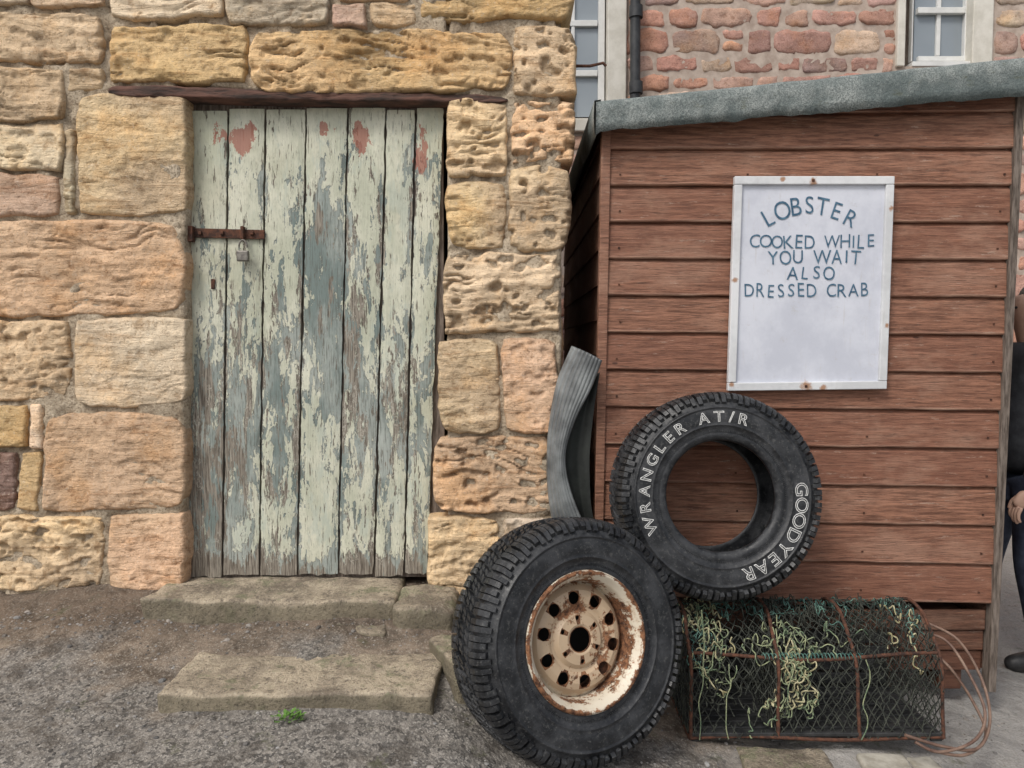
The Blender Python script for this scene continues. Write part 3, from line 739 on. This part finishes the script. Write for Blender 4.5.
cm=bpy.data.meshes.new('cut'); bm.to_mesh(cm); bm.free(); cut=bpy.data.objects.new('cut',cm); scene.collection.objects.link(cut); cut.matrix_world=M2
bpy.context.view_layer.update()
mod=disc.modifiers.new('b','BOOLEAN'); mod.operation='DIFFERENCE'; mod.object=cut; mod.solver='EXACT'
bpy.context.view_layer.update()
me=bpy.data.meshes.new_from_object(disc.evaluated_get(bpy.context.evaluated_depsgraph_get()))
disc.modifiers.clear(); disc.data=me; bpy.data.objects.remove(cut)

# ---------------- creel ----------------
pot=empty('lobster_pot',(1.0,2.8,gz(1,2.8)))
def parP(o): return par(o,pot)
PX0=P(688,700,2.62).x; PX1=P(938,700,2.62).x; PB=P(800,736,2.60).z
prof=[(2.585,PB),(2.60,PB+.10),(2.615,PB+.235),(2.66,PB+.31),(2.74,PB+.365),(2.84,PB+.395),(2.91,PB+.37),(2.95,PB+.28),(2.965,PB+.14),(2.97,PB)]
sp_=smoothpts([Vector((0,y,z)) for y,z in prof],6)
ln=[0]
for i in range(1,len(sp_)): ln.append(ln[-1]+(sp_[i]-sp_[i-1]).length)
TL=ln[-1]
def sec(s):
    s=max(0,min(1,s))*TL
    for i in range(1,len(sp_)):
        if ln[i]>=s: return sp_[i-1].lerp(sp_[i],(s-ln[i-1])/(ln[i]-ln[i-1]+1e-9))
    return sp_[-1]
hoops=[]
for x in (PX0,PX0+.30,PX0+.58,PX1):
    l=R(-.02,.02); hoops.append([Vector((x+l*(p.z-PB)*4+.004*math.sin(p.y*30),p.y,p.z)) for p in sp_]+[Vector((x,2.585,PB))])
parP(curve('hoops',hoops,.0065,RUST))
rails=[]
for s,dx in ((0,0),(.285,0),(.61,0),(1,0)):
    p=sec(s); rails.append([Vector((PX0+(PX1-PX0)*t,p.y+.005*math.sin(t*9),p.z+.005*math.sin(t*7+s*5)-(.014*math.sin(t*math.pi) if 0<s<1 else 0))) for t in [k/16 for k in range(17)]])
parP(curve('rails',rails,.0065,RUST))
nets=[]
def npt(x,s,off=0.0):
    p=sec(s); sagv=.014*noise.noise(Vector((x*6,s*6,1)))-.016*abs(math.sin((x-PX0)/.29*math.pi))*math.sin(s*math.pi)
    c=Vector((0,2.78,PB+.12)); d=(c-p).normalized()
    j=Vector((noise.noise(Vector((x*25,s*30,3))),noise.noise(Vector((x*25,s*30,7))),noise.noise(Vector((x*25,s*30,12)))))*.011
    return Vector((x,p.y,p.z))+d*(max(-.002,-sagv)+off)+j
for layer,(step,off,thr) in enumerate(((.034,0,.36),(.045,.045,.22))):
  for sg in (1,-1):
    k=-TL
    while k<PX1-PX0+TL:
        cur=[]
        for i in range(49):
            s=i/48; x=PX0+k+sg*s*TL*.62
            if PX0<=x<=PX1 and noise.noise(Vector((x*4,s*5,20+layer*9)))<thr: cur.append(npt(x,s,off)+Vector((0,0,.0025*(i%2))))
            else:
                if len(cur)>1: nets.append(cur)
                cur=[]
        if len(cur)>1: nets.append(cur)
        k+=step
for xe in (PX0,PX1,PX0+.30):
    for k in range(-14,26):
        for sg in (1,-1):
            cur=[]
            for i in range(20):
                z=i/19*.39; y=2.58+k*.032+sg*z*.7
                ins=[p.z-PB for p in sp_ if abs(p.y-y)<.02]
                if 2.588<y<2.965 and ins and z<max(ins): cur.append(Vector((xe+.010*noise.noise(Vector((y*20,z*20,xe))),y,PB+z)))
            if len(cur)>1: nets.append(cur)
parP(curve('netting',nets,.0019,NET,res=1))
sl=MB()
for i in range(9):
    y=2.60+i*.044; sl.box(((PX0+PX1)/2,y,PB+.012),(PX1-PX0-.01,.034,.014),Matrix.Rotation(R(-.02,.02),3,'X'))
for x in (PX0+.02,PX0+.3,PX0+.58,PX1-.02): sl.box((x,2.78,PB-.004),(.04,.39,.016))
for k in range(4): sl.box(((PX0+PX1)/2,2.955-.004*k,PB+.05+.055*k),(PX1-PX0-.04,.012,.042))
parP(sl.obj('base_slats',SLAT,bevel=.003))
def tangle(cx,cs,sx,ss,n,L_,out=.012):
    res=[]
    for _ in range(n):
        x=cx+random.gauss(0,sx); s=cs+random.gauss(0,ss); a=R(0,6.28); pts=[]
        for i in range(L_):
            a+=random.gauss(0,.9); x+=math.cos(a)*.013; s+=math.sin(a)*.018
            x+=(cx-x)*.05; s+=(cs-s)*.05
            x=max(PX0,min(PX1,x)); s=max(.01,min(.9,s)); p=sec(s); c=Vector((0,2.78,PB+.12)); o_=(p-c).normalized()
            pts.append(Vector((x,p.y,p.z))+o_*(out*R(-1.8,1))+Vector((0,0,-.006)))
        res.append(smoothpts(pts,4))
    return res
parP(curve('tangled_green_rope',tangle(PX0+.09,.40,.03,.14,16,16)+tangle(PX0+.37,.24,.04,.09,18,15)+tangle(PX0+.33,.33,.12,.06,8,18)+tangle(PX0+.30,.10,.05,.04,6,12),.0021,ROPEG,res=1))
parP(curve('tangled_faded_rope',tangle(PX0+.36,.22,.035,.08,12,13)+tangle(PX0+.09,.33,.03,.12,7,13)+tangle(PX0+.78,.40,.03,.1,4,12)+tangle(PX0+.06,.6,.02,.06,4,12),.0027,ROPEY,res=1))
parP(curve('teal_lashing',tangle(PX0+.04,.4,.02,.15,10,12)+tangle(PX1-.05,.45,.03,.15,9,12)+tangle(PX0+.58,.5,.02,.12,5,12)+tangle(PX0+.35,.5,.15,.04,8,14)+tangle(PX0+.5,.62,.25,.03,14,16),.0018,ROPET,res=1))
parP(curve('dark_weed_tangle',tangle(PX0+.1,.2,.08,.1,10,16,.03)+tangle(PX0+.45,.5,.2,.08,14,16,.03)+tangle(PX0+.7,.3,.1,.1,10,16,.03),.002,NET,res=1))
tw=[]
for (s,t0,t1) in ((.61,.05,.95),(.285,.3,.7)):
    p=sec(s); tw.append([Vector((PX0+(PX1-PX0)*(t0+(t1-t0)*k/300),p.y+.010*math.cos(k*.55)*R(.7,1.3),p.z-.008+.010*math.sin(k*.55)*R(.7,1.3))) for k in range(301)])
parP(curve('wound_twine',tw,.0018,ROPET,res=1))
drop=[]
for (u,v,L_) in ((728,664,75),(790,660,50),(866,660,80),(702,610,130)):
    y=2.585; w_=R(2,6); pts=[P(u+w_*math.sin(k*R(.5,1.2))+R(-1,1),v+L_*k/7,y-.002*k) for k in range(8)]; drop.append(smoothpts(pts,4))
parP(curve('hanging_strands',drop,.002,ROPEG,res=1))
hp=[(915,632,2.80),(945,640,2.74),(968,672,2.66),(985,712,2.58),(975,740,2.52),(940,752,2.48),(915,742,2.50)]
hp2=[(925,622,2.85),(958,640,2.78),(982,680,2.70),(990,720,2.60),(978,748,2.52),(945,747,2.50),(905,735,2.50)]
hp3=[(935,655,2.75),(950,668,2.70),(972,700,2.66),(986,735,2.58),(965,755,2.50),(930,750,2.48)]
def fl(pts,r=.007):
    o=[]
    for u,v,y in pts:
        p=P(u,v,y); p.z=max(p.z,gz(p.x,p.y)+r+.004); o.append(p)
    return smoothpts(o,8)
curve('coiled_hose',[fl(hp),fl(hp2),fl(hp3)],.0052,HOSE)
PALE=m_simple('pale_paving',(.28,.255,.205),(.50,.47,.40),14,.9,0,.7)
for (nm,u0,u1,v,h,y0,y1,sd_,mt) in (('stone_slab',742,832,745,.030,2.42,2.60,11,MOSSY),('stone_slab',862,912,748,.03,2.42,2.56,12,PALE),('stone_slab',918,945,745,.024,2.47,2.60,13,PALE)):
    xa=P(u0,v,2.5).x; xb=P(u1,v,2.5).x; zc=gz((xa+xb)/2,2.5); rough(nm,(xa,y0,zc-.05),(xb,y1,zc+h),amp=.010,rad=.012,seed=sd_,rz=R(-8,8),cell=.008,mat=mt)

# ---------------- mat ----------------
matE=empty('ribbed_mat',P(572,450,2.93))
def sheet(name,Lp,Rp,mat,bow,ribs,ramp_=.0045,th=.006):
    Lt=smoothpts([P(*q_) for q_ in Lp],8); Rt=smoothpts([P(*q_) for q_ in Rp],8)
    mm=MB(); vs=[];fs=[]; m=72
    for i,(a,b) in enumerate(zip(Lt,Rt)):
        for j in range(m+1):
            t=j/m; p=a.lerp(b,t); bw=math.sin(t*math.pi)*bow
            vs.append(p+Vector((-.2*bw,bw+ramp_*math.sin(t*math.tau*ribs),0)))
    W=m+1
    for i in range(len(Lt)-1):
        for j in range(m): fs.append((i*W+j,i*W+j+1,(i+1)*W+j+1,(i+1)*W+j))
    mm.add(vs,fs); o=mm.obj(name,mat,smooth=True); sm=o.modifiers.new('s','SOLIDIFY'); sm.thickness=th
    par(o,matE)
sheet('outer_sheet',[(572,346,2.97),(557,382,2.97),(549,425,2.97),(547,465,2.97),(549,500,2.97),(556,545,2.97)],
 [(601,360,2.88),(590,388,2.89),(574,420,2.91),(564,455,2.92),(570,492,2.92),(590,540,2.90)],MAT,-.03,8,.003)
sheet('folded_underside',[(590,384,2.93),(572,420,2.94),(564,455,2.95),(566,480,2.95),(572,505,2.95),(582,545,2.95)],
 [(600,372,2.95),(594,410,2.965),(590,450,2.97),(590,480,2.97),(592,510,2.97),(600,545,2.97)],MATD,.02,2,.002)

# ---------------- background house ----------------
bh=empty('rubble_stone_house',(4,8,0)); HY=7.0
def par_b(o): return par(o,bh)
bx0,bx1=-.6,7.5; bz0=-.3; bzt=5.6
holes=[]
w1=[P(545,130,HY),P(628,-260,HY)]; w2=[P(897,66,HY),P(1001,-200,HY)]
for a,b in (w1,w2): holes.append((a.x-bx0,b.x-bx0,a.z-bz0,b.z-bz0))
RED=[(.50,.29,.23),(.54,.35,.28),(.46,.27,.22),(.56,.42,.32),(.42,.29,.25),(.54,.30,.22),(.50,.39,.31),(.52,.28,.22)]
bs=MB()
rubble(bs,Vector((bx0,HY,bz0)),X,Z,-Y,bx1-bx0,bzt-bz0,hole=holes,cols=RED,hr=(.15,.26),wr=(.22,.52),cell=.024,rad=.022,amp=.014,strata=.003,pit=.002,back=.2,warp=.026,corner=.16)
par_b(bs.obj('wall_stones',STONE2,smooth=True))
bm_=MB()
def slabx(x0,x1,z0,z1,y,d=.2): bm_.box(((x0+x1)/2,y+d/2,(z0+z1)/2),(x1-x0,d,z1-z0))
hy=HY+.010; hs=[(h[0]+bx0,h[1]+bx0,h[2]+bz0,h[3]+bz0) for h in holes]
slabx(bx0,hs[0][0],bz0,bzt,hy); slabx(hs[0][1],hs[1][0],bz0,bzt,hy); slabx(hs[1][1],bx1,bz0,bzt,hy)
for h_ in hs: slabx(h_[0],h_[1],bz0,h_[2],hy); slabx(h_[0],h_[1],h_[3],bzt,hy)
bm_.box(((bx0+bx1)/2,HY+2.5,2.6),(bx1-bx0,4.3,5.8)); par_b(bm_.obj('mortar_core',m_simple('pinkish_mortar',(.36,.28,.23),(.54,.45,.38),9,.95,0,.6)))
rf=MB(); rf.add([(bx0-.1,HY-.2,bzt),(bx1+.1,HY-.2,bzt),(bx1+.1,HY+2.4,bzt+2),(bx0-.1,HY+2.4,bzt+2),(bx0-.1,HY+5,bzt),(bx1+.1,HY+5,bzt)],[(0,1,2,3),(3,2,5,4),(0,3,4),(1,5,2),(0,4,5,1)]); par_b(rf.obj('slate_roof',SLATE))
su=MB()
def fbox(mb,u0,u1,v0,v1,y,d):
    a=P(u0,v1,y); b=P(u1,v0,y); mb.box(((a.x+b.x)/2,y+d/2,(a.z+b.z)/2),(b.x-a.x,d,b.z-a.z))
fbox(su,607,629,-260,130,HY-.03,.2); fbox(su,545,606.6,118,131,HY-.05,.24)
fbox(su,897,912,-200,66,HY-.03,.2); fbox(su,972,1001,-200,66,HY-.03,.2)
par_b(su.obj('window_surrounds',CREAMST,bevel=.01))
wf=MB()
fbox(wf,598,606.6,-255,117,HY+.08,.06)
for v in (20,70): fbox(wf,545,597.6,v,v+6,HY+.09,.04)
fbox(wf,571,576,-255,117,HY+.095,.03)
fbox(wf,912.4,918,-195,61,HY+.08,.06); fbox(wf,966,971.6,-195,61,HY+.08,.06); fbox(wf,912.4,971.6,61.2,66,HY+.0,.14); fbox(wf,918.3,965.7,56,61,HY+.09,.04)
fbox(wf,918.3,965.7,7,13,HY+.075,.05); fbox(wf,940,943,-195,55.6,HY+.1,.03)
par_b(wf.obj('sash_frames',WHITE,bevel=.004))
gl_=MB(); fbox(gl_,545,606,-255,117,HY+.125,.01); fbox(gl_,913,971,-195,61,HY+.125,.01); par_b(gl_.obj('window_glass',GLASS))
p1=P(636,200,HY-.08);p2=P(636,-200,HY-.08); par_b(curve('drainpipe',[[p1-Z*2,p2]],.045,PIPE,res=5))
par_b(curve('pipe_collars',[[P(636,12,HY-.08)-Z*.05,P(636,12,HY-.08)+Z*.05],[P(636,88,HY-.08)-Z*.05,P(636,88,HY-.08)+Z*.05]],.06,PIPE,res=5))
curve('iron_gate_hook',[[P(573,66,3.05),P(590,66,3.05),P(603,63,3.05),P(606,66,3.05)]],.006,RUST)

# ---------------- weed ----------------
wd=MB(); c=P(287,722,2.22); c.z=gz(c.x,2.22)
for i in range(70):
    a=R(0,6.28); r=R(.0,.045); l=R(.008,.022); w_=l*.35; b0=c+Vector((math.cos(a)*r,math.sin(a)*r*.5,R(.0,.03))); d=Vector((math.cos(a+R(-.8,.8)),math.sin(a+R(-.8,.8)),R(.1,.9))).normalized(); s_=d.cross(Z).normalized()
    wd.add([b0,b0+d*l*.5+s_*w_,b0+d*l,b0+d*l*.5-s_*w_],[(0,1,2,3)])
wd.obj('weed',LEAF)

# ---------------- person ----------------
JK=m_simple('dark_jacket',(.014,.016,.020),(.040,.043,.050),14,.7,0,.5); JN=m_simple('navy_trousers',(.018,.024,.045),(.04,.05,.08),25,.85)
SHO=m_simple('dark_shoe',(.012,.012,.013),(.04,.04,.04),20,.5); SKN=m_simple('skin',(.42,.26,.19),(.50,.32,.24),10,.55); HAIR=m_simple('grey_hair',(.10,.09,.08),(.26,.24,.22),60,.8,0,.8,(4,4,1))
px,py=2.46,3.68; g_=gz(px,py); person=empty('pedestrian',(px,py,g_))
def skin(name,V_,E,Rr,mat,sub=2):
    me=bpy.data.meshes.new(name); me.from_pydata([(px+v[0],py+v[1],g_+v[2]) for v in V_],E,[]); me.materials.append(mat)
    o=bpy.data.objects.new(name,me); scene.collection.objects.link(o)
    sk=o.modifiers.new('s','SKIN'); sk.use_smooth_shade=True
    for i,r in enumerate(Rr):
        rr=r if isinstance(r,tuple) else (r,r); me.skin_vertices[0].data[i].radius=rr; me.skin_vertices[0].data[i].use_root=(i==0)
    s=o.modifiers.new('u','SUBSURF'); s.levels=sub; s.render_levels=sub
    return par(o,person)
ch=lambda n,o=0:[(i+o,i+o+1) for i in range(n-1)]
skin('trousers',[(0,0,1.0),(-.01,-.10,.88),(-.04,-.13,.52),(.0,-.14,.30),(.03,-.14,.10),(-.01,.10,.88),(-.10,.12,.52),(-.12,.14,.30),(-.12,.15,.10)],
 [(0,1),(1,2),(2,3),(3,4),(0,5),(5,6),(6,7),(7,8)],[.15,.105,.085,.078,.068,.105,.085,.078,.068],JN)
skin('jacket',[(0,0,.88),(0,0,1.10),(-.01,0,1.32),(0,0,1.48),(0,0,1.54),(-.01,-.17,1.46),(.0,-.24,1.22),(-.07,-.25,1.0),(-.14,-.25,.90),(-.01,.17,1.46),(.02,.24,1.2),(-.03,.25,.97)],
 [(0,1),(1,2),(2,3),(3,4),(3,5),(5,6),(6,7),(7,8),(3,9),(9,10),(10,11)],[.18,.17,.175,.12,.075,.09,.07,.062,.054,.09,.07,.058],JK)
for sg,fx,fy in ((0,.03,-.14),(1,-.12,.15)):
    skin('shoe_%d'%(sg+1),[(fx+.05,fy,.055),(fx-.02,fy,.055),(fx-.12,fy,.042),(fx-.19,fy,.036)],ch(4),[.048,.052,.046,.034],SHO)
skin('neck_and_head',[(0,0,1.50),(-.005,0,1.58),(-.01,0,1.66),(-.01,0,1.72),(-.005,0,1.77)],ch(5),[.055,.055,.082,.088,.06],SKN)
skin('nose',[(-.085,0,1.695),(-.112,0,1.665),(-.10,0,1.655)],ch(3),[.010,.014,.010],SKN,1)
skin('ear',[(.0,-.082,1.70),(.0,-.092,1.68),(.0,-.084,1.655)],ch(3),[.012,.014,.009],SKN,1)
skin('hair',[(.035,0,1.62),(.03,0,1.70),(.015,0,1.765),(-.04,0,1.785)],ch(4),[.055,.085,.078,.05],HAIR)
skin('eyes',[(-.088,-.03,1.70),(-.090,-.031,1.70)],[(0,1)],[.009,.008],SHO,1); skin('eyes_far',[(-.088,.03,1.70),(-.090,.031,1.70)],[(0,1)],[.009,.008],SHO,1)
skin('mouth',[(-.088,-.02,1.625),(-.094,0,1.626),(-.088,.02,1.625)],ch(3),[.005,.006,.005],m_simple('lips',(.35,.14,.12),(.4,.18,.15)),1)
for side,(hx,hy_,hz) in enumerate(((-.15,-.25,.87),(-.04,.25,.93))):
    Vh=[(hx,hy_,hz),(hx-.03,hy_,hz-.04),(hx-.05,hy_,hz-.075)]; skin('palm_%d'%(side+1),Vh,ch(3),[(.024,.03),(.02,.036),(.016,.034)],SKN)
    for f in range(4):
        oy=(f-1.5)*.019; l=(.07,.08,.075,.058)[f]
        skin('finger_%d_%d'%(side+1,f+1),[(hx-.045,hy_+oy,hz-.065),(hx-.06,hy_+oy,hz-.065-l*.45),(hx-.058,hy_+oy,hz-.065-l*.8),(hx-.048,hy_+oy,hz-.065-l)],ch(4),[.010,.009,.008,.007],SKN,1)
    skin('thumb_%d'%(side+1),[(hx-.02,hy_+.02,hz-.02),(hx-.05,hy_+.035,hz-.05),(hx-.065,hy_+.03,hz-.085)],ch(3),[.012,.010,.008],SKN,1)

# ---------------- camera, light ----------------
cam=bpy.data.cameras.new('cam'); co=bpy.data.objects.new('camera',cam); scene.collection.objects.link(co)
cam.sensor_width=36; cam.lens=36*F/1024; cam.clip_end=2000; cam.clip_start=.05
co.location=(0,0,CZ); co.rotation_euler=(math.radians(90)-TH,0,0); scene.camera=co
el,az=math.radians(50),math.radians(218)
w=bpy.data.worlds.new('World'); scene.world=w; w.use_nodes=True; nt=w.node_tree
sk=nt.nodes.new('ShaderNodeTexSky'); sk.sky_type='NISHITA'; sk.sun_disc=False; sk.sun_elevation=el; sk.sun_rotation=az; sk.dust_density=4; sk.air_density=1
hs_=nt.nodes.new('ShaderNodeHueSaturation'); hs_.inputs['Saturation'].default_value=.4
nt.links.new(sk.outputs[0],hs_.inputs['Color']); nt.links.new(hs_.outputs[0],nt.nodes['Background'].inputs[0]); nt.nodes['Background'].inputs[1].default_value=.15
sl_=bpy.data.lights.new('sun','SUN'); sl_.energy=1.5; sl_.angle=math.radians(14); sl_.color=(1,.96,.9)
so=bpy.data.objects.new('sun',sl_); scene.collection.objects.link(so)
d=Vector((math.sin(az)*math.cos(el),math.cos(az)*math.cos(el),math.sin(el)))
so.rotation_euler=d.to_track_quat('Z','Y').to_euler()
scene.view_settings.view_transform='Standard'; scene.view_settings.look='None'; scene.view_settings.exposure=0
